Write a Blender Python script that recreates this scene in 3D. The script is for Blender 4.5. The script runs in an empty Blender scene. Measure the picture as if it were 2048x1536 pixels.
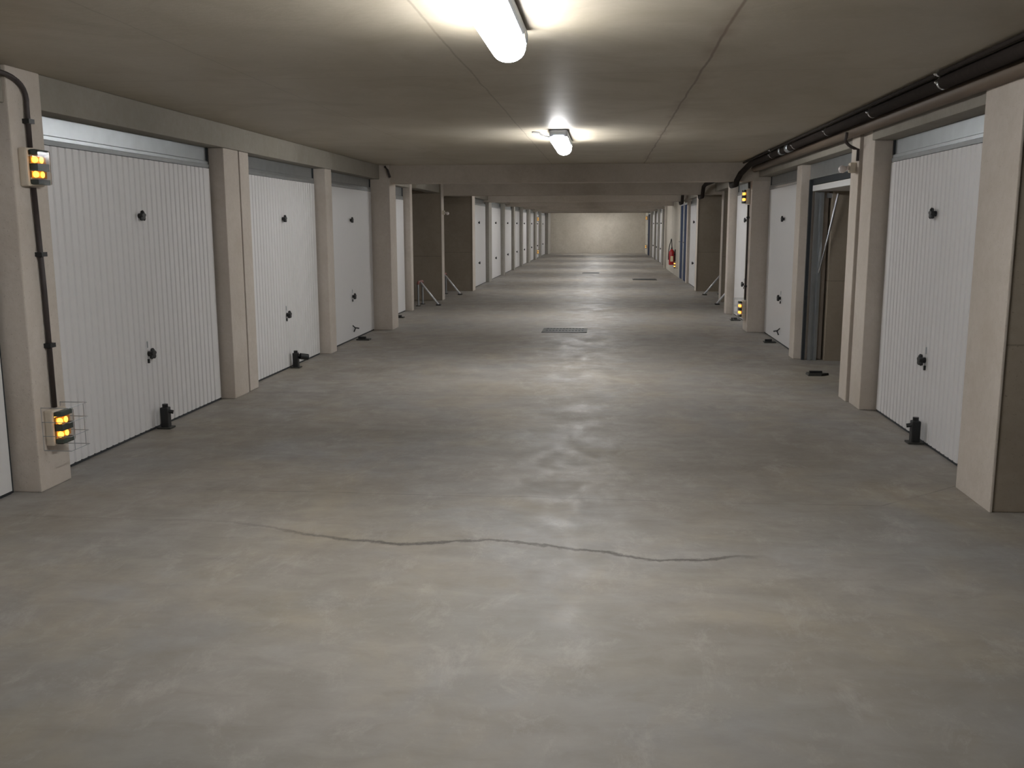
import bpy, bmesh, math, random
from mathutils import Vector, Matrix
random.seed(7)
C = bpy.context.scene.collection
S = bpy.context.scene

# ------------------------------------------------------------------ camera, world, exposure
FPX, PITCH, YAW, ROLL, EYE = 1890.0, 0.1662, 0.098, -0.002, 1.45
fw = Vector((-math.sin(YAW)*math.cos(PITCH), math.cos(YAW)*math.cos(PITCH), -math.sin(PITCH)))
rt0 = Vector((math.cos(YAW), math.sin(YAW), 0)); up0 = rt0.cross(fw)
rt = rt0*math.cos(ROLL) + up0*math.sin(ROLL); up = -rt0*math.sin(ROLL) + up0*math.cos(ROLL)
cd = bpy.data.cameras.new('camera'); cam = bpy.data.objects.new('camera', cd); C.objects.link(cam)
cd.sensor_width = 36; cd.lens = FPX/2048*36; cd.clip_end = 200
cam.matrix_world = Matrix(((rt.x, up.x, -fw.x, 0), (rt.y, up.y, -fw.y, 0), (rt.z, up.z, -fw.z, EYE), (0, 0, 0, 1)))
S.camera = cam
W = bpy.data.worlds.new('world'); S.world = W; W.use_nodes = True
W.node_tree.nodes['Background'].inputs[0].default_value = (0.5, 0.48, 0.45, 1)
W.node_tree.nodes['Background'].inputs[1].default_value = 0.02
S.view_settings.view_transform = 'Standard'; S.view_settings.look = 'None'
S.view_settings.gamma = 1.0; S.view_settings.use_curve_mapping = False
S.view_settings.exposure = 0.0
LAMP_E = 72.0        # diffuser emission
SIDE_W = 1.2         # side throw of each luminaire, watts per side

# ------------------------------------------------------------------ materials
def newmat(name):
    m = bpy.data.materials.new(name); m.use_nodes = True
    return m, m.node_tree.nodes, m.node_tree.links, m.node_tree.nodes['Principled BSDF']
def plain(name, col, rough=0.5, metal=0.0, emit=None, es=0.0, noise=0.06, nscale=30, trans=0.0):
    m, N, L, b = newmat(name)
    b.inputs['Roughness'].default_value = rough; b.inputs['Metallic'].default_value = metal
    if trans: b.inputs['Transmission Weight'].default_value = trans
    if emit:
        b.inputs['Emission Color'].default_value = (*emit, 1); b.inputs['Emission Strength'].default_value = es
    tc = N.new('ShaderNodeTexCoord'); n = N.new('ShaderNodeTexNoise'); n.inputs['Scale'].default_value = nscale
    L.new(tc.outputs['Object'], n.inputs['Vector'])
    mx = N.new('ShaderNodeMix'); mx.data_type = 'RGBA'
    mx.inputs[6].default_value = (*[c*(1-noise) for c in col], 1); mx.inputs[7].default_value = (*[min(1, c*(1+noise)) for c in col], 1)
    L.new(n.outputs['Fac'], mx.inputs[0]); L.new(mx.outputs[2], b.inputs['Base Color'])
    return m
class NT:
    def __init__(s, m): s.N = m.node_tree.nodes; s.L = m.node_tree.links
    def put(s, v, inp):
        if isinstance(v, bpy.types.NodeSocket): s.L.new(v, inp)
        elif v is not None: inp.default_value = v
    def math(s, op, a, b=None, c=None, clamp=False):
        n = s.N.new('ShaderNodeMath'); n.operation = op; n.use_clamp = clamp
        s.put(a, n.inputs[0]); s.put(b, n.inputs[1]); s.put(c, n.inputs[2]); return n.outputs[0]
    def noise(s, vec, scale, detail=4, rough=0.5, dist=0.0):
        n = s.N.new('ShaderNodeTexNoise'); n.inputs['Scale'].default_value = scale
        n.inputs['Detail'].default_value = detail; n.inputs['Roughness'].default_value = rough; n.inputs['Distortion'].default_value = dist
        s.L.new(vec, n.inputs['Vector']); return n.outputs['Fac']
    def scl(s, vec, v):
        n = s.N.new('ShaderNodeVectorMath'); n.operation = 'MULTIPLY'; s.L.new(vec, n.inputs[0]); n.inputs[1].default_value = v; return n.outputs[0]
    def off(s, vec, v):
        n = s.N.new('ShaderNodeVectorMath'); n.operation = 'ADD'; s.L.new(vec, n.inputs[0]); n.inputs[1].default_value = v; return n.outputs[0]
    def mr(s, v, a, b, c=0.0, d=1.0):
        n = s.N.new('ShaderNodeMapRange'); s.put(v, n.inputs[0])
        for i, q in enumerate((a, b, c, d)): n.inputs[i+1].default_value = q
        return n.outputs[0]
    def mix(s, f, a, b, t='MIX'):
        n = s.N.new('ShaderNodeMix'); n.data_type = 'RGBA'; n.blend_type = t
        s.put(f, n.inputs[0]); s.put(a, n.inputs[6]); s.put(b, n.inputs[7]); return n.outputs[2]
    def sep(s, vec):
        n = s.N.new('ShaderNodeSeparateXYZ'); s.L.new(vec, n.inputs[0]); return n.outputs
    def pos(s):
        return s.N.new('ShaderNodeNewGeometry').outputs['Position']
    def bump(s, h, strength, dist, b):
        n = s.N.new('ShaderNodeBump'); n.inputs['Strength'].default_value = strength; n.inputs['Distance'].default_value = dist
        s.L.new(h, n.inputs['Height']); s.L.new(n.outputs[0], b.inputs['Normal'])
def rgb(*c): return (*c, 1.0)

def concrete(name, c1, c2, stain, rough=0.85, scale=1.0, board=False):
    m, N, L, b = newmat(name); t = NT(m); p = t.pos()
    a = t.mr(t.noise(p, 0.9*scale, 6, 0.6, 0.4), 0.3, 0.7)
    f = t.noise(p, 22*scale, 5, 0.65)
    col = t.mix(a, rgb(*c1), rgb(*c2))
    col = t.mix(t.mr(f, 0.25, 0.75, 0.0, 0.35), col, rgb(*stain))
    blot = t.mr(t.noise(t.off(p, (4, 9, 2)), 2.3*scale, 5, 0.6), 0.52, 0.75, 0, 0.45)
    col = t.mix(blot, col, rgb(*stain))
    pores = t.mr(t.noise(p, 90*scale, 2, 0.5), 0.66, 0.74, 0, 0.4)
    col = t.mix(pores, col, rgb(*[q*0.45 for q in stain]))
    if board:   # horizontal shuttering courses
        z = t.sep(p)[2]
        fr = t.math('FRACT', t.math('MULTIPLY', t.math('ADD', z, -0.26), 1/1.2))
        ln = t.math('SUBTRACT', 1.0, t.mr(t.math('ABSOLUTE', t.math('SUBTRACT', fr, 0.5)), 0.0, 0.006))
        col = t.mix(t.math('MULTIPLY', ln, 0.5), col, rgb(*[q*0.35 for q in stain]))
    L.new(col, b.inputs['Base Color']); b.inputs['Roughness'].default_value = rough
    b.inputs['Specular IOR Level'].default_value = 0.3
    t.bump(f, 0.25, 0.01, b)
    return m

def floor_material():
    m, N, L, b = newmat('floor_concrete'); t = NT(m); p = t.pos(); x, y, z = t.sep(p)
    big = t.mr(t.noise(t.scl(p, (0.55, 0.9, 1)), 0.8, 5, 0.6, 0.6), 0.33, 0.67)
    col = t.mix(big, rgb(0.235, 0.210, 0.180), rgb(0.352, 0.328, 0.295))
    cool = t.mr(t.noise(t.off(p, (11, 3, 0)), 0.75, 4, 0.55, 0.8), 0.42, 0.66, 0, 0.75)
    col = t.mix(cool, col, rgb(0.292, 0.288, 0.284))
    ochre = t.mr(t.noise(t.off(p, (-6, 17, 0)), 1.1, 5, 0.65, 0.5), 0.48, 0.7, 0, 0.7)
    col = t.mix(ochre, col, rgb(0.345, 0.298, 0.225))
    swirl = t.noise(t.scl(p, (1.0, 2.0, 1)), 3.6, 6, 0.62, 0.5)
    col = t.mix(t.mr(swirl, 0.36, 0.68, 0, 0.5), col, rgb(0.20, 0.178, 0.152))
    pale = t.mr(t.noise(t.scl(t.off(p, (3, 1, 0)), (1.6, 0.9, 1)), 2.9, 8, 0.78, 0.35), 0.53, 0.68, 0, 0.45)
    col = t.mix(pale, col, rgb(0.42, 0.395, 0.36))
    wob = t.math('MULTIPLY', t.math('SUBTRACT', t.noise(p, 1.2, 3), 0.5), 0.10)
    def across(y0, w, slope=0.0, k=1.0, x0=-9, x1=9):
        d = t.math('SUBTRACT', t.math('ADD', y, wob), y0)
        if slope: d = t.math('SUBTRACT', d, t.math('MULTIPLY', t.math('MAXIMUM', t.math('SUBTRACT', x, 1.45), 0.0), slope))
        ln = t.math('SUBTRACT', 1.0, t.mr(t.math('ABSOLUTE', d), w*0.3, w))
        brk = t.mr(t.noise(t.off(p, (y0, 0, 0)), 3.0, 4, 0.7), 0.35, 0.55, 0.15, 1)
        ms = t.math('MULTIPLY', t.math('GREATER_THAN', x, x0), t.math('LESS_THAN', x, x1))
        return t.math('MULTIPLY', t.math('MULTIPLY', t.math('MULTIPLY', ln, brk), k), ms)
    for args in ((7.98, 0.014, 0, 0.55), (4.92, 0.010, 0.85, 0.5, -2.2, 3), (13.35, 0.02, 0, 0.5), (18.8, 0.03, 0, 0.5)):
        col = t.mix(across(*args), col, rgb(0.13, 0.12, 0.11))
    # sawn joint by the right door then the wandering crack nearer the viewer
    cv = N.new('ShaderNodeFloatCurve'); c = cv.mapping.curves[0]
    pts = [(-2.2, 4.36), (-1.78, 4.34), (-1.35, 4.2), (-0.93, 4.12), (-0.47, 4.20), (-0.2, 4.13), (-0.01, 4.10), (0.2, 4.02), (0.43, 4.02), (0.6, 4.08), (0.9, 4.1)]
    nx = lambda q: (q+2.2)/3.1
    c.points[0].location = (0, pts[0][1]-3.6); c.points[1].location = (1, pts[-1][1]-3.6)
    for q in pts[1:-1]: c.points.new(nx(q[0]), q[1]-3.6)
    cv.mapping.update()
    L.new(t.mr(x, -2.2, 0.9), cv.inputs['Value'])
    jag = t.math('MULTIPLY', t.math('SUBTRACT', t.noise(p, 7, 6, 0.75), 0.5), 0.13)
    d = t.math('ABSOLUTE', t.math('SUBTRACT', t.math('ADD', y, jag), t.math('ADD', cv.outputs[0], 3.6)))
    ck = t.math('SUBTRACT', 1.0, t.mr(d, 0.006, 0.022))
    fade = t.math('MULTIPLY', t.mr(x, -1.9, -1.0, 0.15, 0.9), t.mr(x, 0.5, 0.75, 1, 0))
    col = t.mix(t.math('MULTIPLY', ck, fade), col, rgb(0.10, 0.09, 0.08))
    # tyre sweep beside the open bay
    r = t.math('SQRT', t.math('ADD', t.math('POWER', t.math('SUBTRACT', x, 3.3), 2.0), t.math('POWER', t.math('SUBTRACT', y, 11.6), 2.0)))
    ring = t.math('SUBTRACT', 1.0, t.mr(t.math('ABSOLUTE', t.math('SUBTRACT', r, 1.75)), 0.05, 0.16))
    ring = t.math('MULTIPLY', ring, t.math('LESS_THAN', y, 11.6))
    col = t.mix(t.math('MULTIPLY', ring, 0.25), col, rgb(0.2, 0.19, 0.18))
    L.new(col, b.inputs['Base Color'])
    rg = t.mr(t.noise(t.scl(p, (1.4, 1, 1)), 2.6, 8, 0.75, 0.4), 0.35, 0.68, 0.42, 0.74)
    L.new(rg, b.inputs['Roughness']); b.inputs['Specular IOR Level'].default_value = 0.38
    h = t.math('ADD', t.math('MULTIPLY', t.noise(t.scl(p, (1, 1, 1)), 14, 5, 0.6), 1.0), t.math('MULTIPLY', ck, -0.6))
    t.bump(h, 0.08, 0.01, b)
    return m

def ceiling_material():
    m, N, L, b = newmat('ceiling_concrete'); t = NT(m); p = t.pos(); x, y, z = t.sep(p)
    a = t.mr(t.noise(t.scl(p, (1, 0.6, 1)), 0.7, 5, 0.6, 0.5), 0.32, 0.68)
    col = t.mix(a, rgb(0.375, 0.330, 0.250), rgb(0.475, 0.430, 0.350))
    g = t.mr(t.noise(t.off(p, (2, 5, 0)), 1.6, 5, 0.6, 1.0), 0.47, 0.7, 0, 0.55)
    col = t.mix(g, col, rgb(0.31, 0.265, 0.185))
    f = t.noise(p, 26, 4, 0.6)
    col = t.mix(t.mr(f, 0.3, 0.75, 0, 0.2), col, rgb(0.30, 0.265, 0.205))
    wob = t.math('MULTIPLY', t.math('SUBTRACT', t.noise(p, 2.5, 3), 0.5), 0.03)
    def along(x0, w, k):
        d = t.math('ABSOLUTE', t.math('SUBTRACT', t.math('ADD', x, wob), x0))
        return t.math('MULTIPLY', t.math('SUBTRACT', 1.0, t.mr(d, w*0.3, w)), k)
    def cross(y0, w, k):
        d = t.math('ABSOLUTE', t.math('SUBTRACT', t.math('ADD', y, wob), y0))
        return t.math('MULTIPLY', t.math('SUBTRACT', 1.0, t.mr(d, w*0.3, w)), k)
    for x0, w, k in ((0.50, 0.010, 0.75), (-0.74, 0.008, 0.45), (-1.98, 0.008, 0.2)):
        col = t.mix(along(x0, w, k), col, rgb(0.13, 0.09, 0.06))
    st = t.math('MULTIPLY', along(0.50, 0.07, 1.0), t.mr(t.noise(t.off(p, (8, 0, 0)), 1.3, 4), 0.45, 0.62, 0, 0.5))
    col = t.mix(st, col, rgb(0.20, 0.13, 0.09))
    for y0, k in ((5.4, 0.15), (10.8, 0.15)): col = t.mix(cross(y0, 0.015, k), col, rgb(0.15, 0.11, 0.07))
    L.new(col, b.inputs['Base Color']); b.inputs['Roughness'].default_value = 0.5
    b.inputs['Specular IOR Level'].default_value = 0.42
    t.bump(f, 0.12, 0.01, b)
    return m

M_floor = floor_material(); M_ceil = ceiling_material()
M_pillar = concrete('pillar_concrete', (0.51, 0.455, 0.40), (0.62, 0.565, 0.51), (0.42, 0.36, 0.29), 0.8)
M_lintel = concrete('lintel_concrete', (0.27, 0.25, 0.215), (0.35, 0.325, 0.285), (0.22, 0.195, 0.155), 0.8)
M_beam = concrete('beam_concrete', (0.42, 0.375, 0.32), (0.51, 0.46, 0.40), (0.34, 0.29, 0.235), 0.85)
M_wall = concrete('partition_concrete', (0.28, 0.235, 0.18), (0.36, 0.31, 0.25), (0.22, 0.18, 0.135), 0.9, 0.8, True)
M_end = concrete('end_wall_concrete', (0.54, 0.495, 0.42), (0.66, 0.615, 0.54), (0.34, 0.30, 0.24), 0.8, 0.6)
M_post = concrete('post_concrete', (0.33, 0.315, 0.28), (0.42, 0.40, 0.365), (0.26, 0.24, 0.20), 0.85)
M_plaster = concrete('plaster', (0.46, 0.425, 0.365), (0.55, 0.515, 0.45), (0.40, 0.36, 0.30), 0.8)
M_white = plain('white_door_paint', (0.735, 0.725, 0.725), 0.42, 0, noise=0.02, nscale=12)
M_galv = plain('galvanised_steel', (0.46, 0.49, 0.51), 0.36, 0.82, noise=0.12, nscale=9)
M_seal = plain('black_rubber_seal', (0.025, 0.03, 0.035), 0.6)
M_black = plain('black_plastic', (0.012, 0.013, 0.014), 0.42)
M_dark = plain('dark_conduit', (0.045, 0.035, 0.033), 0.55, noise=0.25)
M_pvc = plain('grey_brown_plastic_pipe', (0.135, 0.10, 0.07), 0.6, noise=0.15, nscale=5)
M_pipe = plain('dark_iron_pipe', (0.028, 0.022, 0.019), 0.9, 0.0, noise=0.2)
M_pipe.node_tree.nodes['Principled BSDF'].inputs['Specular IOR Level'].default_value = 0.15
M_chrome = plain('bright_steel', (0.75, 0.76, 0.78), 0.2, 1.0)
M_housing = plain('grey_lamp_housing', (0.33, 0.36, 0.42), 0.5)
M_diff = plain('lit_lamp_diffuser', (0.9, 0.92, 0.95), 0.4, 0, emit=(1.0, 0.998, 0.995), es=LAMP_E)
M_beige = plain('beige_plastic', (0.62, 0.55, 0.45), 0.5)
M_refl = plain('green_black_reflector', (0.06, 0.085, 0.075), 0.25)
M_amber = plain('amber_reflector', (0.85, 0.40, 0.07), 0.3)
M_bulb = plain('amber_bulb', (1, 0.8, 0.4), 0.3, 0, emit=(1.0, 0.43, 0.05), es=2.6)
M_wire = plain('guard_wire', (0.36, 0.38, 0.40), 0.4, 0.6)
M_red = plain('red_enamel', (0.42, 0.018, 0.022), 0.35)
M_redp = plain('red_plastic', (0.26, 0.10, 0.085), 0.5)
M_blue = plain('dark_blue_door_paint', (0.022, 0.034, 0.075), 0.8)
M_blue.node_tree.nodes['Principled BSDF'].inputs['Specular IOR Level'].default_value = 0.15
M_iron = plain('dark_cast_iron', (0.05, 0.05, 0.045), 0.6, 0.4, noise=0.3)
M_strut = plain('pale_zinc', (0.78, 0.78, 0.80), 0.35, 0.2)
M_clear = plain('clear_plastic', (1, 1, 1), 0.08, trans=1.0, noise=0.0); M_clear.node_tree.nodes['Principled BSDF'].inputs['IOR'].default_value = 1.12
M_label = plain('pale_label', (0.75, 0.62, 0.4), 0.5)

# ------------------------------------------------------------------ mesh helpers
def link(name, bm, mat, parent=None, smooth=False):
    me = bpy.data.meshes.new(name); bm.normal_update(); bm.to_mesh(me); bm.free()
    if smooth:
        for f in me.polygons: f.use_smooth = True
    me.materials.append(mat)
    o = bpy.data.objects.new(name, me); C.objects.link(o)
    if parent: o.parent = parent
    return o
def box(bm, x0, y0, z0, x1, y1, z1):
    v = [bm.verts.new(q) for q in ((x0, y0, z0), (x1, y0, z0), (x1, y1, z0), (x0, y1, z0), (x0, y0, z1), (x1, y0, z1), (x1, y1, z1), (x0, y1, z1))]
    for f in ((0, 3, 2, 1), (4, 5, 6, 7), (0, 1, 5, 4), (1, 2, 6, 5), (2, 3, 7, 6), (3, 0, 4, 7)): bm.faces.new([v[i] for i in f])
    return v
def bbox(x0, y0, z0, x1, y1, z1, bev=0.006):
    bm = bmesh.new(); box(bm, min(x0, x1), min(y0, y1), z0, max(x0, x1), max(y0, y1), z1)
    if bev: bmesh.ops.bevel(bm, geom=list(bm.edges), offset=bev, segments=2, affect='EDGES', profile=0.6)
    return bm
def tube(bm, pts, r, n=12, closed=False):
    pts = [Vector(p) for p in pts]; rings = []
    for i, p in enumerate(pts):
        if closed: d = pts[(i+1) % len(pts)] - pts[i-1]
        else: d = pts[min(i+1, len(pts)-1)] - pts[max(i-1, 0)]
        d.normalize(); a = d.orthogonal() if abs(d.z) > 0.9 else d.cross(Vector((0, 0, 1))); a.normalize()
        if abs(d.z) > 0.9: a = Vector((1, 0, 0)) - d*d.x; a.normalize()
        b = d.cross(a)
        rr = r[i] if isinstance(r, (list, tuple)) else r
        rings.append([bm.verts.new(p + a*rr*math.cos(2*math.pi*k/n) + b*rr*math.sin(2*math.pi*k/n)) for k in range(n)])
    m = len(rings)
    for i in range(m if closed else m-1):
        A, B = rings[i], rings[(i+1) % m]
        for k in range(n): bm.faces.new((A[k], A[(k+1) % n], B[(k+1) % n], B[k]))
    if not closed:
        bm.faces.new(rings[0]); bm.faces.new(rings[-1])
    bmesh.ops.recalc_face_normals(bm, faces=bm.faces)
def arc(p0, p1, p2, n=6):   # rounded corner between three points
    p0, p1, p2 = map(Vector, (p0, p1, p2))
    return [(p0*(1-t)**2 + p1*2*t*(1-t) + p2*t*t) for t in [i/n for i in range(n+1)]]
def empty(name, loc=(0, 0, 0)):
    o = bpy.data.objects.new(name, None); o.location = loc; o.empty_display_size = 0.1; C.objects.link(o); return o
def tag(o, label, cat, group=None, kind=None):
    o['label'] = label; o['category'] = cat
    if group: o['group'] = group
    if kind: o['kind'] = kind
    return o
def struct(o, label=None, cat=None):
    o['kind'] = 'structure'
    if label: o['label'] = label
    if cat: o['category'] = cat
    return o
def children(o): return [c for c in bpy.data.objects if c.parent == o]
def copy_tree(o, parent=None):
    c = o.copy(); C.objects.link(c); c.parent = parent
    for ch in children(o): copy_tree(ch, c)
    return c

# ------------------------------------------------------------------ shell
ZC, ZO = 2.27, 2.08        # ceiling, opening head
YN, YF = -6.0, 50.5
BK = 7.6                    # bay back walls
XB = -8.6
bm = bmesh.new(); box(bm, XB, YN, -0.2, BK, YF, 0.0); struct(link('floor', bm, M_floor), 'pale grey worn concrete floor of the garage lane with a long crack', 'floor')
bm = bmesh.new(); box(bm, XB, YN, ZC, BK, YF, ZC+0.2); struct(link('ceiling', bm, M_ceil), 'low yellowish concrete ceiling over the lane', 'ceiling')
bm = bmesh.new(); box(bm, XB, YF, 0, BK, YF+0.2, ZC); struct(link('wall_back', bm, M_end), 'pale concrete wall closing the far end of the lane', 'wall')
bm = bmesh.new(); box(bm, XB, YN-0.2, 0, BK, YN, ZC); struct(link('wall_front', bm, M_end))
bm = bmesh.new(); box(bm, XB-0.2, YN, 0, XB, YF, ZC); struct(link('wall_left', bm, M_wall))
bm = bmesh.new(); box(bm, BK, YN, 0, BK+0.2, YF, ZC); struct(link('wall_right', bm, M_wall))

def pillar(side, y0, y1, front, depth=0.30, top=ZC, label=None, mat=None, bev=0.008):
    x0, x1 = (front-depth, front) if side < 0 else (front, front+depth)
    o = link('pillar', bbox(x0, y0, 0, x1, y1, top, bev), mat or M_pillar)
    return struct(o, label or 'concrete pillar between two garage doors', 'pillar')
def lintel(side, y0, y1, front, z0=ZO, depth=0.24, label='long concrete lintel over the garage doors'):
    x0, x1 = (front-depth, front) if side < 0 else (front, front+depth)
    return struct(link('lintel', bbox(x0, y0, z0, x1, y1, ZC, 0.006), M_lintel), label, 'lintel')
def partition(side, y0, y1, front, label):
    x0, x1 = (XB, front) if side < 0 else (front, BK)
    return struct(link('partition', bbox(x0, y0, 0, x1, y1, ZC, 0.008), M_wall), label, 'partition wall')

# left row of pillars
pillar(-1, 4.77, 5.07, -3.08, label='concrete pillar carrying the emergency lights nearest on the left')
pillar(-1, 7.645, 7.965, -3.115, top=ZO, label='pale concrete pillar between the first two ribbed doors on the left')
pillar(-1, 8.015, 8.225, -3.125, depth=0.26, top=ZO, label='narrow concrete pillar behind a groove, beside the second ribbed door on the left')
pillar(-1, 10.50, 10.74, -3.115, top=ZO, label='pale concrete post between the ribbed and the smooth door on the left')
pillar(-1, 13.04, 13.43, -2.97, depth=0.6, label='wide shaded concrete pillar at the left end of the first ceiling beam')
pillar(-1, 16.02, 16.2, -3.30, label='slim pale post at the near edge of the open bays on the left')
# right row
pillar(1, 7.60, 7.925, 2.02, label='pale concrete pillar just beyond the nearest door on the right')
pillar(1, 7.955, 8.2, 2.0, label='narrow pillar with the sensor, before the open garage on the right')
pillar(1, 10.52, 10.76, 2.06, top=ZO, label='pale concrete post between the open garage and the smooth door')
pillar(1, 13.14, 13.55, 1.94, depth=0.6, label='wide shaded concrete pillar at the right end of the first ceiling beam')
pillar(1, 15.87, 16.1, 1.99, label='slim bright post at the near edge of the open bays on the right')
# partitions
partition(1, 4.87, 5.33, 1.98, 'concrete partition wall at the edge of the view on the right')
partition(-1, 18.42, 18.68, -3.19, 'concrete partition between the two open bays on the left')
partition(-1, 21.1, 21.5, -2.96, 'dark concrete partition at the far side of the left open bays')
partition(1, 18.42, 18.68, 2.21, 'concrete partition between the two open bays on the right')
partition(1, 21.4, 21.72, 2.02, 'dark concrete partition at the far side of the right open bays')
for side, y0, y1, f, q in ((1, 4.862, 5.338, 1.98, 'partition at the edge of the view on the right'), (-1, 18.412, 18.688, -3.19, 'partition between the left open bays'), (-1, 21.092, 21.508, -2.96, 'dark partition beyond the left open bays'),
                           (1, 18.412, 18.688, 2.21, 'partition between the right open bays'), (1, 21.392, 21.728, 2.02, 'dark partition beyond the right open bays')):
    pillar(side, y0, y1, f-side*0.012, depth=0.014, label='pale rendered edge of the concrete '+q, bev=0.004)
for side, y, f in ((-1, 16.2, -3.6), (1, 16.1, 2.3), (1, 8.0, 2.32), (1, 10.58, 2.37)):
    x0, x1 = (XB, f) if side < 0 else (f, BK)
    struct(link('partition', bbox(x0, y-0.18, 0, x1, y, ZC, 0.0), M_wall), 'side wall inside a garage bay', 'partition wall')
# lintels
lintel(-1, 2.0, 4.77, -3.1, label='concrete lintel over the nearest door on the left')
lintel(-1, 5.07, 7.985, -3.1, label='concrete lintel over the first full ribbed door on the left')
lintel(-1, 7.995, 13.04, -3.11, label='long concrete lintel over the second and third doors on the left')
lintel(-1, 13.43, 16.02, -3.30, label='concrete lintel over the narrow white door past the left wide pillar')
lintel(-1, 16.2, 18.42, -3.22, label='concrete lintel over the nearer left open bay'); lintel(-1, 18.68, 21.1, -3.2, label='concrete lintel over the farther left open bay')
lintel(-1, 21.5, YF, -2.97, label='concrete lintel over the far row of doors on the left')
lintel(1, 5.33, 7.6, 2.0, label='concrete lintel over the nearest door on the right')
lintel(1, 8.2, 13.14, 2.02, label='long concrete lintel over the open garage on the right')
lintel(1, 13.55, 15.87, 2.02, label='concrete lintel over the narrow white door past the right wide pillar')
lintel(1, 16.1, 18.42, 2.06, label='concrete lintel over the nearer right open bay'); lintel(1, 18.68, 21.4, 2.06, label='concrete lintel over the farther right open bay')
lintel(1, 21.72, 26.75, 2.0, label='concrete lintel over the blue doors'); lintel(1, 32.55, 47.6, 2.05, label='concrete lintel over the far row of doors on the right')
# cross beams
for i, y in enumerate((13.12, 18.70, 24.1, 29.5, 34.9, 40.3, 45.7)):
    bm = bmesh.new(); box(bm, -3.7, y, 2.03, 3.1, y+0.38, ZC)
    struct(link('beam', bm, M_beam), ['nearest concrete beam crossing the ceiling behind the second lamp', 'second concrete ceiling beam, above the open bays',
        'third concrete ceiling beam', 'fourth concrete ceiling beam, beyond the extinguisher', 'fifth concrete ceiling beam', 'sixth concrete ceiling beam', 'farthest concrete ceiling beam before the end wall'][i], 'beam')

# ------------------------------------------------------------------ garage doors
def star(bm, cx, cy, cz, sx, r, d):
    n = 30; ring0, ring1, ring2 = [], [], []
    for k in range(n):
        a = 2*math.pi*k/n; rr = r*(0.82+0.18*math.cos(5*a))
        y, z = rr*math.sin(a), rr*math.cos(a)
        ring0.append(bm.verts.new((cx+sx*d*0.45, cy+y*0.9, cz+z*0.9)))
        ring1.append(bm.verts.new((cx+sx*d*0.8, cy+y, cz+z))); ring2.append(bm.verts.new((cx+sx*d, cy+y*0.75, cz+z*0.75)))
    for A, B in ((ring0, ring1), (ring1, ring2)):
        for k in range(n): bm.faces.new((A[k], A[(k+1) % n], B[(k+1) % n], B[k]))
    bm.faces.new(ring0); bm.faces.new(ring2)
    tube(bm, [(cx, cy, cz), (cx+sx*d*0.5, cy, cz)], r*0.45, 12)
    bmesh.ops.recalc_face_normals(bm, faces=bm.faces)
door_n = [0]
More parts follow.
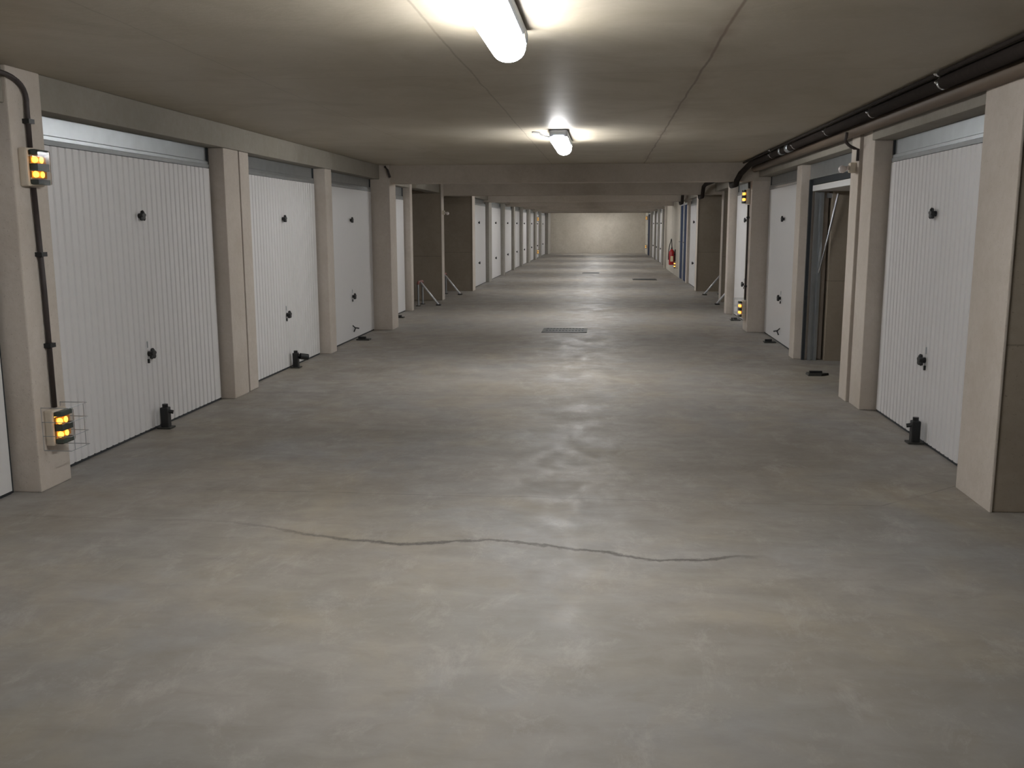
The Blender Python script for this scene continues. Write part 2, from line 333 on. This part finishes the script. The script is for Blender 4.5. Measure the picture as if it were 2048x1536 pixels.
def garage_door(side, y0, y1, X, label, ribs=False, ztop=1.912, knobs=True, detail=2, bracket=False, panel=True):
    """closed up-and-over door: leaf face at X looking into the lane"""
    door_n[0] += 1; s = -side      # s: outward direction along x
    root = empty('door_%d' % door_n[0], (X, (y0+y1)/2, 0)); struct(root, label, 'garage door')
    w = (y1-y0)/2; g = 0.028; bm = bmesh.new()
    a, b_ = -w+g, w-g
    # front profile in plan
    prof = []
    if ribs:
        prof.append((0, a)); e = 0.06; y = a+e; pitch = 0.075
        n = int((b_-a-2*e)/pitch); pitch = (b_-a-2*e)/n
        for k in range(n):
            prof += [(0, y), (-0.009, y+0.006), (-0.009, y+0.020), (0, y+0.026)]; y += pitch
        prof.append((0, b_))
    else: prof = [(0, a), (0, b_)]
    prof += [(-0.04, b_), (-0.04, a)]
    z0, z1 = 0.018, ztop
    lo = [bm.verts.new((s*p[0], p[1], z0)) for p in prof]; hi = [bm.verts.new((s*p[0], p[1], z1)) for p in prof]
    n = len(prof)
    for k in range(n): bm.faces.new((lo[k], lo[(k+1) % n], hi[(k+1) % n], hi[k]))
    bm.faces.new(lo); bm.faces.new(hi)
    bmesh.ops.recalc_face_normals(bm, faces=bm.faces)
    link('leaf', bm, M_white, root)
    # galvanised frame: jambs + rubber
    bm = bmesh.new()
    for q in (-1, 1):
        box(bm, *(sorted((s*-0.07, s*-0.012))[0], min(q*w, q*(w-g)), 0, sorted((s*-0.07, s*-0.012))[1], max(q*w, q*(w-g)), ZO-0.002))
    xx = sorted((s*-0.04, s*-0.006)); box(bm, xx[0], a, 0.0005, xx[1], b_, 0.018)
    link('seal', bm, M_seal, root)
    if panel:
        bm = bmesh.new(); zt = ZO
        pr = [(-0.002, ztop+0.004), (0.004, ztop+0.03), (-0.006, ztop+0.034), (-0.006, ztop+0.055), (-0.022, ztop+0.062), (-0.022, zt-0.002), (-0.05, zt-0.002), (-0.05, ztop+0.004)]
        A = [bm.verts.new((s*p[0], -w+g+0.002, p[1])) for p in pr]; B = [bm.verts.new((s*p[0], w-g-0.002, p[1])) for p in pr]
        n = len(pr)
        for k in range(n): bm.faces.new((A[k], A[(k+1) % n], B[(k+1) % n], B[k]))
        bm.faces.new(A); bm.faces.new(B); bmesh.ops.recalc_face_normals(bm, faces=bm.faces)
        hp = link('header_panel', bm, M_galv, root); hp['label'] = 'grey galvanised header panel'
    if knobs:
        bm = bmesh.new(); star(bm, 0, 0, 1.52, s, 0.040 if detail > 1 else 0.036, 0.04); k = link('knob', bm, M_black, root); k['label'] = 'black lobed knob'
        bm = bmesh.new(); star(bm, 0, 0.01, 0.555, s, 0.043 if detail > 1 else 0.038, 0.045)
        box(bm, min(0, s*0.012), -0.012, 0.49, max(0, s*0.012), 0.002, 0.52) if detail > 1 else None
        k = link('handle', bm, M_black, root); k['label'] = 'black turning handle'
        if detail > 1:
            bm = bmesh.new(); box(bm, min(0, s*0.006), -0.008, 0.60, max(0, s*0.006), 0.0, 0.645); link('keyhole_plate', bm, M_galv, root)
    if bracket:
        bm = bmesh.new(); tube(bm, [(0, -0.03, 0.185), (s*0.03, 0, 0.15), (s*0.01, -0.01, 0.10)], 0.008, 8); tube(bm, [(s*0.02, -0.01, 0.155), (s*0.06, 0.05, 0.14)], 0.008, 8)
        link('lock_bracket', bm, M_black, root)
    return root
XL, XR = -3.225, 2.14
garage_door(-1, 2.35, 4.76, XL, 'white garage door cut by the left edge, nearer than the pillar with emergency lights')
garage_door(-1, 5.11, 7.635, XL, 'large white ribbed garage door beside the pillar with emergency lights', True)
garage_door(-1, 8.24, 10.49, XL-0.01, 'second white ribbed garage door on the left with a padlocked floor post', True)
garage_door(-1, 10.75, 13.03, XL, 'smooth white garage door before the wide left pillar', bracket=True)
garage_door(-1, 13.5, 16.01, -3.41, 'narrow sliver of white garage door just past the wide left pillar', ztop=1.88, detail=1)
far = ((21.52, 24.35, 'first of the far row'), (25.0, 27.9, 'second of the far row'), (28.3, 31.1, 'third of the far row'), (31.5, 34.05, 'fourth of the far row'),
       (34.55, 37.1, 'fifth of the far row'), (38.0, 40.7, 'sixth of the far row'), (41.6, 43.8, 'seventh of the far row, beside lit emergency lights'), (44.5, 48.4, 'last of the far row, next to the end wall'))
for i, (a, b_, q) in enumerate(far):
    garage_door(-1, a, b_, -3.065, 'white garage door on the left, ' + q, detail=1, ztop=1.93)
    nxt = far[i+1][0] if i < 7 else YF
    pillar(-1, b_+0.02, nxt-0.02, -2.98 if i < 7 else -2.9, top=ZO, depth=0.25, mat=M_post, label='slim concrete post after the door that is ' + q)
garage_door(1, 5.40, 7.59, XR, 'large white ribbed garage door on the right, beside the near partition', True)
garage_door(1, 10.80, 13.13, 2.165, 'smooth white garage door on the right, before the wide pillar', bracket=True)
garage_door(1, 13.6, 15.86, 2.11, 'white garage door on the right partly behind the caged emergency light', detail=2)
garage_door(1, 21.75, 24.2, 2.09, 'white garage door on the right next to the blue doors', detail=1)
farr = ((33.0, 35.3, 'nearest of the far right row'), (36.0, 38.3, 'second of the far right row'), (38.9, 41.0, 'third of the far right row'), (41.6, 44.3, 'last of the far right row'))
for i, (a, b_, q) in enumerate(farr):
    garage_door(1, a, b_, 2.13, 'white garage door, ' + q, detail=1)
    nxt = farr[i+1][0] if i < 3 else 45.0
    pillar(1, b_+0.02, nxt-0.02, 2.06, top=ZO, depth=0.25, mat=M_post, label='slim concrete post after the door that is ' + q)
# plain plastered stretch with the extinguisher, and the stretch by the end wall
bm = bbox(2.04, 26.75, 0, 2.4, 32.55, ZC, 0.004); struct(link('wall_right_plain', bm, M_plaster), 'plain pale wall stretch behind the fire extinguisher', 'wall')
pillar(1, 32.57, 32.97, 1.98, label='pale pillar at the end of the plain wall stretch', mat=M_plaster)
bm = bbox(2.06, 47.6, 0, 2.4, YF, ZC, 0.004); struct(link('wall_right_end', bm, M_plaster), 'plain pale wall stretch at the far right corner', 'wall')
# blue steel doors
def blue_door(y0, y1, X, label):
    door_n[0] += 1
    root = empty('door_%d' % door_n[0], (X, (y0+y1)/2, 0)); struct(root, label, 'steel door'); w = (y1-y0)/2
    bm = bbox(-0.005, -w+0.05, 0.01, 0.04, w-0.05, 1.97, 0.004); link('leaf', bm, M_blue, root)
    bm = bmesh.new(); box(bm, -0.02, -w, 0, 0.05, -w+0.05, 2.02); box(bm, -0.02, w-0.05, 0, 0.05, w, 2.02); box(bm, -0.02, -w+0.05, 1.97, 0.05, w-0.05, 2.02)
    f = link('frame', bm, M_galv, root); f['label'] = 'grey metal door frame'
    bm = bmesh.new(); tube(bm, [(-0.005, w-0.13, 1.0), (-0.06, w-0.13, 1.0), (-0.06, w-0.24, 1.0)], 0.01, 8); link('handle', bm, M_chrome, root)
pillar(1, 24.22, 24.52, 2.03, top=ZO, depth=0.25, label='grey post between the white door and the blue doors')
blue_door(24.54, 25.5, 2.06, 'dark blue steel door nearer the white garage door')
pillar(1, 25.52, 25.72, 2.05, top=ZO, depth=0.2, label='grey post between the two blue doors')
blue_door(25.74, 26.72, 2.06, 'dark blue steel door nearer the fire extinguisher')
blue_door(45.3, 47.5, 2.08, 'dark blue steel door near the far right corner')
pillar(1, 45.0, 45.28, 2.06, top=ZO, depth=0.2, label='slim post beside the farthest blue door')

# open garage on the right: raised leaf, tracks, lifting arm
door_n[0] += 1
root = empty('door_%d' % door_n[0], (2.17, 9.36, 0)); struct(root, 'raised white garage door lying under the ceiling of the open garage', 'garage door')
bm = bbox(0.0, -1.12, 1.80, 1.95, 1.12, 1.86, 0.004); link('leaf', bm, M_white, root)
bm = bbox(-0.02, -1.14, 1.925, 0.02, 1.14, ZO-0.002, 0.002); hp = link('header_panel', bm, M_galv, root); hp['label'] = 'grey galvanised header panel'
bm = bmesh.new(); box(bm, 0.0, -1.13, 1.865, 0.03, 1.13, 1.923); box(bm, -0.03, 1.09, 0, 0.0, 1.135, 1.92); link('seal', bm, M_seal, root)
bm = bmesh.new()
for a in (0.03, 0.09): box(bm, a, 1.07, 0.0, a+0.03, 1.12, 1.79)
box(bm, 0.06, 1.11, 0.0, 0.09, 1.12, 1.79)
box(bm, 0.03, -1.12, 0, 0.06, -1.07, 1.79)
for q in (-1.10, 1.06): box(bm, 0.15, q, 1.73, 2.2, q+0.04, 1.78)
g = link('track', bm, M_galv, root); g['label'] = 'galvanised vertical guide tracks'
bm = bmesh.new(); tube(bm, [(0.24, 0.98, 1.775), (0.17, 1.0, 1.36)], 0.011, 8); tube(bm, [(0.17, 1.0, 1.36), (0.09, 1.02, 0.95)], 0.008, 8)
g = link('lifting_arm', bm, M_chrome, root); g['label'] = 'bright lifting arm'
bm = bmesh.new(); star(bm, 0.3, 0, 0, 1, 0.0001, 0.0001); bm.free()

# ------------------------------------------------------------------ locks on the floor before the doors
def upright_lock(x, y, s, label, pad=False):
    root = empty('floor_lock', (x, y, 0)); tag(root, label, 'lock', 'upright floor locks')
    bm = bbox(-0.028, -0.03, 0.0, 0.028, 0.03, 0.155, 0.008); tube(bm, [(0, -0.0, 0.145), (0, 0, 0.178)], 0.02, 12); link('post', bm, M_black, root)
    bm = bbox(-0.05, -0.045, 0, 0.05, 0.045, 0.012, 0.003); link('base_plate', bm, M_iron, root)
    bm = bmesh.new()
    if pad:
        tube(bm, [(s*0.02, 0.0, 0.125), (s*0.05, 0.015, 0.12)], 0.014, 10); tube(bm, [(s*0.045, 0.0, 0.122), (s*0.11, 0.055, 0.105)], 0.032, 14)
        link('padlock', bm, M_black, root)
    else:
        tube(bm, [(s*0.02, 0.0, 0.125), (s*0.055, 0.01, 0.118)], 0.014, 10); link('lock_barrel', bm, M_black, root)
    return root
upright_lock(-3.165, 6.46, 1, 'short black lock post standing before the large ribbed door beside the emergency-light pillar')
upright_lock(-3.175, 9.43, 1, 'black lock post with a padlock, before the second ribbed door', True)
upright_lock(2.085, 6.44, -1, 'short black lock post standing before the large ribbed door opposite')
def flat_lock(x0, x1, y, w, label, pointed=False):
    root = empty('floor_lock', ((x0+x1)/2, y, 0)); tag(root, label, 'lock', 'folded floor locks')
    h = (x1-x0)/2; bm = bmesh.new()
    if pointed:
        pr = [(-h, -w), (h*0.2, -w), (h, 0), (h*0.2, w*0.6), (-h, w)]
        A = [bm.verts.new((p[0], p[1], 0.0)) for p in pr]; B = [bm.verts.new((p[0]*0.95, p[1]*0.85, 0.022)) for p in pr]
        for k in range(5): bm.faces.new((A[k], A[(k+1) % 5], B[(k+1) % 5], B[k]))
        bm.faces.new(A); bm.faces.new(B); bmesh.ops.recalc_face_normals(bm, faces=bm.faces)
    else:
        box(bm, -h, -w, 0, h, w, 0.016); bmesh.ops.bevel(bm, geom=list(bm.edges), offset=0.004, segments=1, affect='EDGES')
    link('base_plate', bm, M_iron, root)
    bm = bmesh.new(); tube(bm, [(-h*0.8, 0, 0.028), (h*0.35, 0, 0.028)], 0.017, 10); link('folded_post', bm, M_black, root)
    return root
flat_lock(-3.17, -3.0, 11.86, 0.06, 'black lock folded flat before the smooth door on the left')
flat_lock(1.98, 2.19, 9.38, 0.07, 'black pointed lock plate lying at the mouth of the open garage', True)
flat_lock(1.985, 2.13, 12.0, 0.06, 'black lock folded flat before the smooth door on the right')
flat_lock(1.93, 2.08, 14.8, 0.07, 'black lock folded flat under the caged emergency light')
flat_lock(-3.3, -3.18, 14.8, 0.05, 'small dark lock plate beside the foot of the wide left pillar')

# ------------------------------------------------------------------ floor drain grates
def grate(x0, x1, y0, y1, label):
    root = empty('drain_grate', ((x0+x1)/2, (y0+y1)/2, 0)); tag(root, label, 'drain grate', 'drain grates in the floor')
    w, h = (x1-x0)/2, (y1-y0)/2
    bm = bmesh.new()
    for a in ((-w, -h, -w+0.03, h), (w-0.03, -h, w, h), (-w, -h, w, -h+0.03), (-w, h-0.03, w, h)): box(bm, a[0], a[1], 0, a[2], a[3], 0.006)
    link('frame', bm, M_iron, root)
    bm = bmesh.new(); n = int(2*w/0.045)
    for k in range(n):
        x = -w+0.04+k*(2*w-0.08)/(n-1); box(bm, x-0.008, -h+0.03, 0.001, x+0.008, h-0.03, 0.005)
    box(bm, -w+0.03, -0.012, 0.001, w-0.03, 0.012, 0.0048); link('bars', bm, M_iron, root)
    bm = bmesh.new(); box(bm, -w+0.03, -h+0.03, 0.0002, w-0.03, h-0.03, 0.0008); link('sump', bm, M_seal, root)
grate(-0.86, -0.24, 12.88, 13.42, 'nearest dark drain grate in the middle of the lane')
grate(0.74, 1.38, 25.6, 26.2, 'drain grate right of the lane centre, level with the blue doors')
grate(-0.70, -0.18, 29.1, 29.7, 'farthest small drain grate in the lane centre')

# ------------------------------------------------------------------ ceiling luminaires
def lamp_proto():
    root = empty('ceiling_lamp', (0, 0, ZC)); L_, hw = 0.60, 0.075
    bm = bbox(-0.08, -L_, -0.066, 0.08, L_, -0.002, 0.02); link('housing', bm, M_housing, root)
    # diffuser: half round trough with rounded ends
    bm = bmesh.new(); rows = []
    for (y, f) in [(-L_+0.0, 0.55), (-L_+0.015, 0.8), (-L_+0.05, 1.0), (L_-0.05, 1.0), (L_-0.015, 0.8), (L_, 0.55)]:
        rows.append([bm.verts.new((hw*f*math.cos(a), y, -0.055-0.085*(0.35+0.65*f)*math.sin(a)**0.7)) for a in [math.pi*k/12 for k in range(13)]])
    for A, B in zip(rows, rows[1:]):
        for k in range(12): bm.faces.new((A[k], A[k+1], B[k+1], B[k]))
    bm.faces.new(rows[0]); bm.faces.new(rows[-1])
    for A, B in zip(rows, rows[1:]): bm.faces.new((A[0], A[-1], B[-1], B[0]))
    bmesh.ops.recalc_face_normals(bm, faces=bm.faces); link('diffuser', bm, M_diff, root, True)
    for q in (-0.4, 0.4):
        for sx in (-1, 1):
            bm = bmesh.new(); box(bm, sx*0.078-0.006, q-0.02, -0.075, sx*0.078+0.006, q+0.02, -0.045); link('clip', bm, M_chrome, root)
    bm = bmesh.new(); tube(bm, [(-0.24, -0.42, -0.008)] + arc((-0.18, -0.38, -0.01), (-0.14, -0.34, -0.05), (-0.082, -0.30, -0.04)), 0.007, 8); link('cable', bm, M_black, root)
    for sx in (-1, 1):
        ld = bpy.data.lights.new('tube_throw', 'AREA'); ld.shape = 'RECTANGLE'; ld.size = 1.1; ld.size_y = 0.05; ld.energy = SIDE_W; ld.color = (1.0, 0.99, 0.98); ld.spread = math.radians(115)
        lo = bpy.data.objects.new('tube_throw', ld); C.objects.link(lo); lo.parent = root
        # local -Z points sideways and a touch up
        zdir = Vector((sx*math.cos(math.radians(4)), 0, math.sin(math.radians(4)))); xd = Vector((0, 1, 0)); zl = -zdir; yd = zl.cross(xd)
        lo.matrix_local = Matrix(((xd.x, yd.x, zl.x, sx*0.082), (xd.y, yd.y, zl.y, 0), (xd.z, yd.z, zl.z, -0.095), (0, 0, 0, 1)))
    return root
proto = lamp_proto()
ys = [3.60, 9.0, -3.8, 15.1, 20.8, 25.8, 31.2, 36.6, 42.0, 48.8]
lab = ['nearest blazing white ceiling lamp cut by the top of the view', 'second white ceiling lamp, before the first cross beam', 'white ceiling lamp behind the viewer',
       'white ceiling lamp just past the first cross beam', 'white ceiling lamp just past the second cross beam', 'white ceiling lamp above the blue doors', 'white ceiling lamp past the fourth cross beam',
       'white ceiling lamp past the fifth cross beam', 'white ceiling lamp past the sixth cross beam', 'white ceiling lamp lighting the end wall']
for i, y in enumerate(ys):
    o = proto if i == 0 else copy_tree(proto)
    o.location = (-0.42, y, ZC); tag(o, lab[i], 'lamp', 'ceiling lamps along the lane')

# ------------------------------------------------------------------ emergency lights (amber lamps in clear boxes)
def emergency(x, y, z, s, label, cage=False, h=0.20, w=0.15, lit=True):
    root = empty('emergency_light', (x, y, z)); tag(root, label, 'emergency light', 'amber emergency lights on the pillars')
    bm = bbox(0, -w/2, -h/2, s*0.05, w/2, h/2, 0.01); link('housing', bm, M_beige, root)
    for q in (-1, 0, 1):
        bm = bmesh.new(); hh = 0.012 if q else 0.019
        box(bm, min(s*0.051, s*0.085), -w*0.30, q*h*0.38-hh, max(s*0.051, s*0.085), w*0.40, q*h*0.38+hh)
        link('reflector', bm, M_refl, root)
    for q in (-1, 1):
        bm = bmesh.new(); box(bm, min(s*0.051, s*0.06), -w*0.36, q*h*0.19-h*0.085, max(s*0.051, s*0.06), w*0.42, q*h*0.19+h*0.085)
        link('bulb_holder', bm, M_amber, root)
    for q in (-1, 1):
        for e in (0, 1):
            bm = bmesh.new(); bmesh.ops.create_uvsphere(bm, u_segments=12, v_segments=8, radius=0.0135, matrix=Matrix.Translation((s*(0.072 if e else 0.073), -w*0.28+e*w*0.34, q*h*0.19)) @ Matrix.Diagonal((1, 1, 1.3, 1)))
            link('bulb', bm, M_bulb, root, True)
    bm = bbox(s*0.0505, -w*0.44, -h*0.46, s*0.098, w*0.44, h*0.46, 0.012); link('clear_cover', bm, M_clear, root)
    if cage:
        bm = bmesh.new(); W_, H_, D = w*0.62, h*0.60, 0.16
        for q in (-1, -0.33, 0.33, 1):
            zz = q*H_
            tube(bm, [(0, -W_, zz), (s*D, -W_, zz), (s*D, W_, zz), (0, W_, zz)], 0.0022, 6)
        for q in (-0.6, 0.6): tube(bm, [(s*D, q*W_, -H_), (s*D, q*W_, H_)], 0.0022, 6)
        tube(bm, [(0, -W_, H_), (0, -W_, -H_)], 0.0022, 6); tube(bm, [(0, W_, H_), (0, W_, -H_)], 0.0022, 6)
        link('wire_guard', bm, M_wire, root)
    return root
emergency(-3.08, 4.89, 1.76, 1, 'upper amber emergency light on the pillar nearest on the left')
emergency(-3.08, 4.92, 0.345, 1, 'lower caged amber emergency light low on the pillar nearest on the left', True)
emergency(1.94, 13.36, 1.83, -1, 'upper amber emergency light on the wide right pillar')
emergency(1.94, 13.36, 0.30, -1, 'lower caged amber emergency light on the wide right pillar', True, h=0.24)
emergency(-2.98, 41.2, 1.72, 1, 'upper amber emergency light far away among the left doors')
emergency(-2.98, 41.2, 0.32, 1, 'lower amber emergency light far away among the left doors')
emergency(2.06, 47.9, 1.80, -1, 'upper amber emergency light near the far right corner')
emergency(2.06, 47.9, 0.40, -1, 'lower amber emergency light near the far right corner')
emergency(2.04, 27.5, 0.33, -1, 'amber emergency light low on the wall behind the extinguisher')

# conduits
def conduit(pts, r, label, mat=None, clips=()):
    root = empty('conduit', pts[0]); tag(root, label, 'conduit'); o0 = Vector(pts[0])
    bm = bmesh.new(); tube(bm, [Vector(p)-o0 for p in pts], r, 10); link('pipe', bm, mat or M_dark, root, True)
    for c in clips:
        c = Vector(c)-o0; bm = bmesh.new(); box(bm, c.x-r-0.008, c.y-r-0.012, c.z-0.012, c.x+r+0.008, c.y+r+0.012, c.z+0.012); link('clip', bm, M_black, root)
    return root
X0 = -3.062
conduit([(X0-0.0, 2.2, 2.235), (X0, 4.62, 2.225)] + arc((X0, 4.70, 2.222), (X0, 4.93, 2.215), (X0, 4.905, 2.08), 8) + [(X0, 4.905, 1.865)], 0.013,
        'dark conduit dropping from the ceiling edge to the upper emergency light', clips=[(X0, 4.4, 2.228), (X0, 4.905, 2.0)])
conduit([(X0, 4.905, 1.655), (X0, 4.925, 1.1), (X0, 4.93, 0.45)], 0.014, 'long dark conduit between the two emergency lights on the left pillar', clips=[(X0, 4.92, 1.3), (X0, 4.93, 0.8)])
conduit([(1.918, 13.30, 2.02), (1.922, 13.30, 1.94)], 0.014, 'short dark cable above the emergency light on the wide right pillar')
conduit([(1.922, 13.30, 1.72), (1.924, 13.30, 1.0), (1.924, 13.30, 0.43)], 0.013, 'dark conduit joining the two emergency lights on the wide right pillar', clips=[(1.922, 13.30, 1.55), (1.924, 13.30, 0.62)])
conduit([(1.878, 7.88, 2.165), (1.878, 7.90, 2.125)] + arc((1.878, 7.92, 2.11), (1.90, 7.93, 2.06), (1.985, 7.94, 2.04), 5) + [(1.985, 7.94, 1.95)], 0.012, 'dark cable dropping to the round sensor on the right pillar')
conduit([(-3.02, 13.0, 2.25), (-2.98, 12.99, 2.2), (-2.95, 13.0, 2.10)], 0.016, 'short dark cable stub at the head of the wide left pillar')

# sensors
def sensor(x, y, z, s, label):
    root = empty('motion_sensor', (x, y, z)); tag(root, label, 'sensor', 'round motion sensors')
    bm = bbox(0, -0.035, -0.04, s*0.05, 0.035, 0.04, 0.008); link('base', bm, M_beige, root)
    bm = bmesh.new(); tube(bm, [(s*0.05, 0, 0), (s*0.09, -0.02, -0.01)], 0.018, 10); tube(bm, [(s*0.10, 0.01, -0.01), (s*0.115, -0.05, -0.015), (s*0.117, -0.065, -0.016)], [0.026, 0.031, 0.022], 16)
    link('head', bm, M_plaster_s, root, True)
    return root
M_plaster_s = plain('off_white_plastic', (0.72, 0.66, 0.64), 0.4)
sensor(2.0, 8.05, 1.905, -1, 'off-white round motion sensor on the pillar before the open garage')
sensor(-3.19, 18.55, 1.70, 1, 'small off-white motion sensor on the edge of the left partition')

# ------------------------------------------------------------------ pipes along the right ceiling edge
def pipe_run(name, pts, r, mat, label, cat, clamps=(), sleeves=(), clamp_mat=None):
    root = empty(name, (0, 0, 0)); tag(root, label, cat)
    bm = bmesh.new(); tube(bm, pts, r, 16); link('pipe', bm, mat, root, True)
    for (x, y, z) in clamps:
        bm = bmesh.new(); tube(bm, [(x, y-0.012, z), (x, y+0.012, z)], r+0.003, 16)
        box(bm, x-0.006, y-0.006, z+r, x+0.006, y+0.006, ZC-0.001)
        bmesh.ops.create_uvsphere(bm, u_segments=8, v_segments=6, radius=0.010, matrix=Matrix.Translation((x-r-0.008, y, z)))
        link('clamp', bm, clamp_mat or M_chrome, root)
    for (x, y0, y1, z) in sleeves:
        bm = bmesh.new(); tube(bm, [(x, y0, z), (x, y1, z)], r+0.008, 18); link('sleeve', bm, M_galv, root, True)
    return root
pipe_run('drain_pipe', [(1.945, YN, 2.18), (1.945, 7.7, 2.18), (1.945, 13.0, 2.18)], 0.044, M_pvc, 'thick brownish plastic pipe along the lintels on the right', 'pipe')
P = [(1.84, YN, 2.222), (1.84, 12.75, 2.222), (1.82, 12.88, 2.19), (1.76, 12.98, 2.12), (1.72, 13.04, 2.03), (1.72, 13.08, 1.985), (1.72, 13.55, 1.985), (1.72, 13.62, 2.05), (1.80, 13.8, 2.18), (1.84, 14, 2.2),
     (1.84, 18.25, 2.20), (1.82, 18.43, 2.16), (1.82, 18.56, 2.03), (1.82, 18.62, 1.985), (1.82, 19.14, 1.985), (1.82, 19.24, 2.06), (1.84, 19.5, 2.2),
     (1.84, 23.6, 2.20), (1.86, 23.9, 2.14), (1.86, 24.02, 1.985), (1.86, 24.55, 1.985), (1.86, 24.7, 2.08), (1.86, 25.0, 2.2), (1.86, 29.2, 2.2)]
pipe_run('water_pipe', P, 0.037, M_pipe, 'dark pipe hung under the ceiling on the right, dipping under the beams', 'pipe',
         clamps=[(1.84, 5.6, 2.222), (1.84, 7.0, 2.222), (1.84, 8.35, 2.222), (1.84, 9.75, 2.222), (1.84, 11.05, 2.222)], sleeves=[(1.84, 10.02, 10.14, 2.222), (1.84, 10.45, 10.5, 2.222)])
pipe_run('cable_bundle', [(1.775, YN, 2.252), (1.775, 8.0, 2.252), (1.78, 12.9, 2.252)], 0.011, M_pipe, 'thin dark cable bundle clipped to the ceiling beside the dark pipe', 'cable',
         clamps=[(1.775, 5.5, 2.252), (1.778, 10.8, 2.252)])

# ------------------------------------------------------------------ folding parking barriers
def barrier(x, y, s, label):
    root = empty('parking_barrier', (x, y, 0)); tag(root, label, 'parking barrier', 'folding parking barriers in the open bays')
    xb = -s*0.34
    for q in (-0.17, 0.25):
        bm = bmesh.new(); tube(bm, [(xb, q, 0.008), (xb, q, 0.40)], 0.017, 10); link('leg', bm, M_galv, root)
        bm = bbox(xb-0.04, q-0.04, 0, xb+0.04, q+0.04, 0.012, 0.003); link('foot', bm, M_black, root)
    bm = bmesh.new(); tube(bm, arc((xb, -0.17, 0.39), (xb, -0.17, 0.435), (xb, -0.12, 0.435), 4) + arc((xb, 0.2, 0.435), (xb, 0.25, 0.435), (xb, 0.25, 0.39), 4), 0.022, 10); t_ = link('top_bar', bm, M_redp, root, True); t_['label'] = 'faded red top bar'
    bm = bmesh.new(); tube(bm, [(xb+s*0.01, 0.04, 0.42), (0, 0.0, 0.02)], 0.019, 12); t_ = link('strut', bm, M_strut, root, True); t_['label'] = 'bright diagonal strut'
    bm = bbox(-0.04, -0.05, 0, 0.05, 0.05, 0.02, 0.004); link('foot', bm, M_black, root)
barrier(-3.05, 17.2, 1, 'metal parking barrier in the nearer open bay on the left')
barrier(-3.07, 19.95, 1, 'metal parking barrier in the farther open bay on the left')
barrier(2.08, 20.2, -1, 'metal parking barrier before the dark partition on the right')
barrier(2.06, 17.75, -1, 'metal parking barrier mostly hidden behind the bright right post')

# ------------------------------------------------------------------ fire extinguisher
root = empty('fire_extinguisher', (1.93, 28.25, 0.30)); tag(root, 'red fire extinguisher with a looped hose on the plain right wall', 'fire extinguisher')
bm = bmesh.new(); tube(bm, [(0, 0, 0), (0, 0, 0.02), (0, 0, 0.38), (0, 0, 0.43), (0, 0, 0.46)], [0.07, 0.082, 0.082, 0.05, 0.025], 20); link('cylinder', bm, M_red, root, True)
bm = bmesh.new(); tube(bm, [(0, 0, 0.45), (0, 0, 0.50)], 0.024, 12); box(bm, -0.015, -0.08, 0.50, 0.015, 0.05, 0.515); box(bm, -0.013, -0.08, 0.53, 0.013, 0.04, 0.542); link('valve', bm, M_black, root)
bm = bmesh.new(); tube(bm, arc((0, -0.03, 0.5), (-0.02, -0.16, 0.85), (-0.03, 0.0, 0.72), 10) + arc((-0.03, 0.02, 0.70), (-0.10, 0.10, 0.45), (-0.09, 0.04, 0.15), 8), 0.012, 8); link('hose', bm, M_black, root, True)
bm = bbox(-0.04, -0.087, 0.10, 0.04, -0.080, 0.26, 0.0); link('label_plate', bm, M_label, root)
bm = bmesh.new(); box(bm, 0.08, -0.03, 0.1, 0.11, 0.03, 0.45); box(bm, 0.05, -0.085, 0.3, 0.11, 0.085, 0.33); link('wall_bracket', bm, M_black, root)
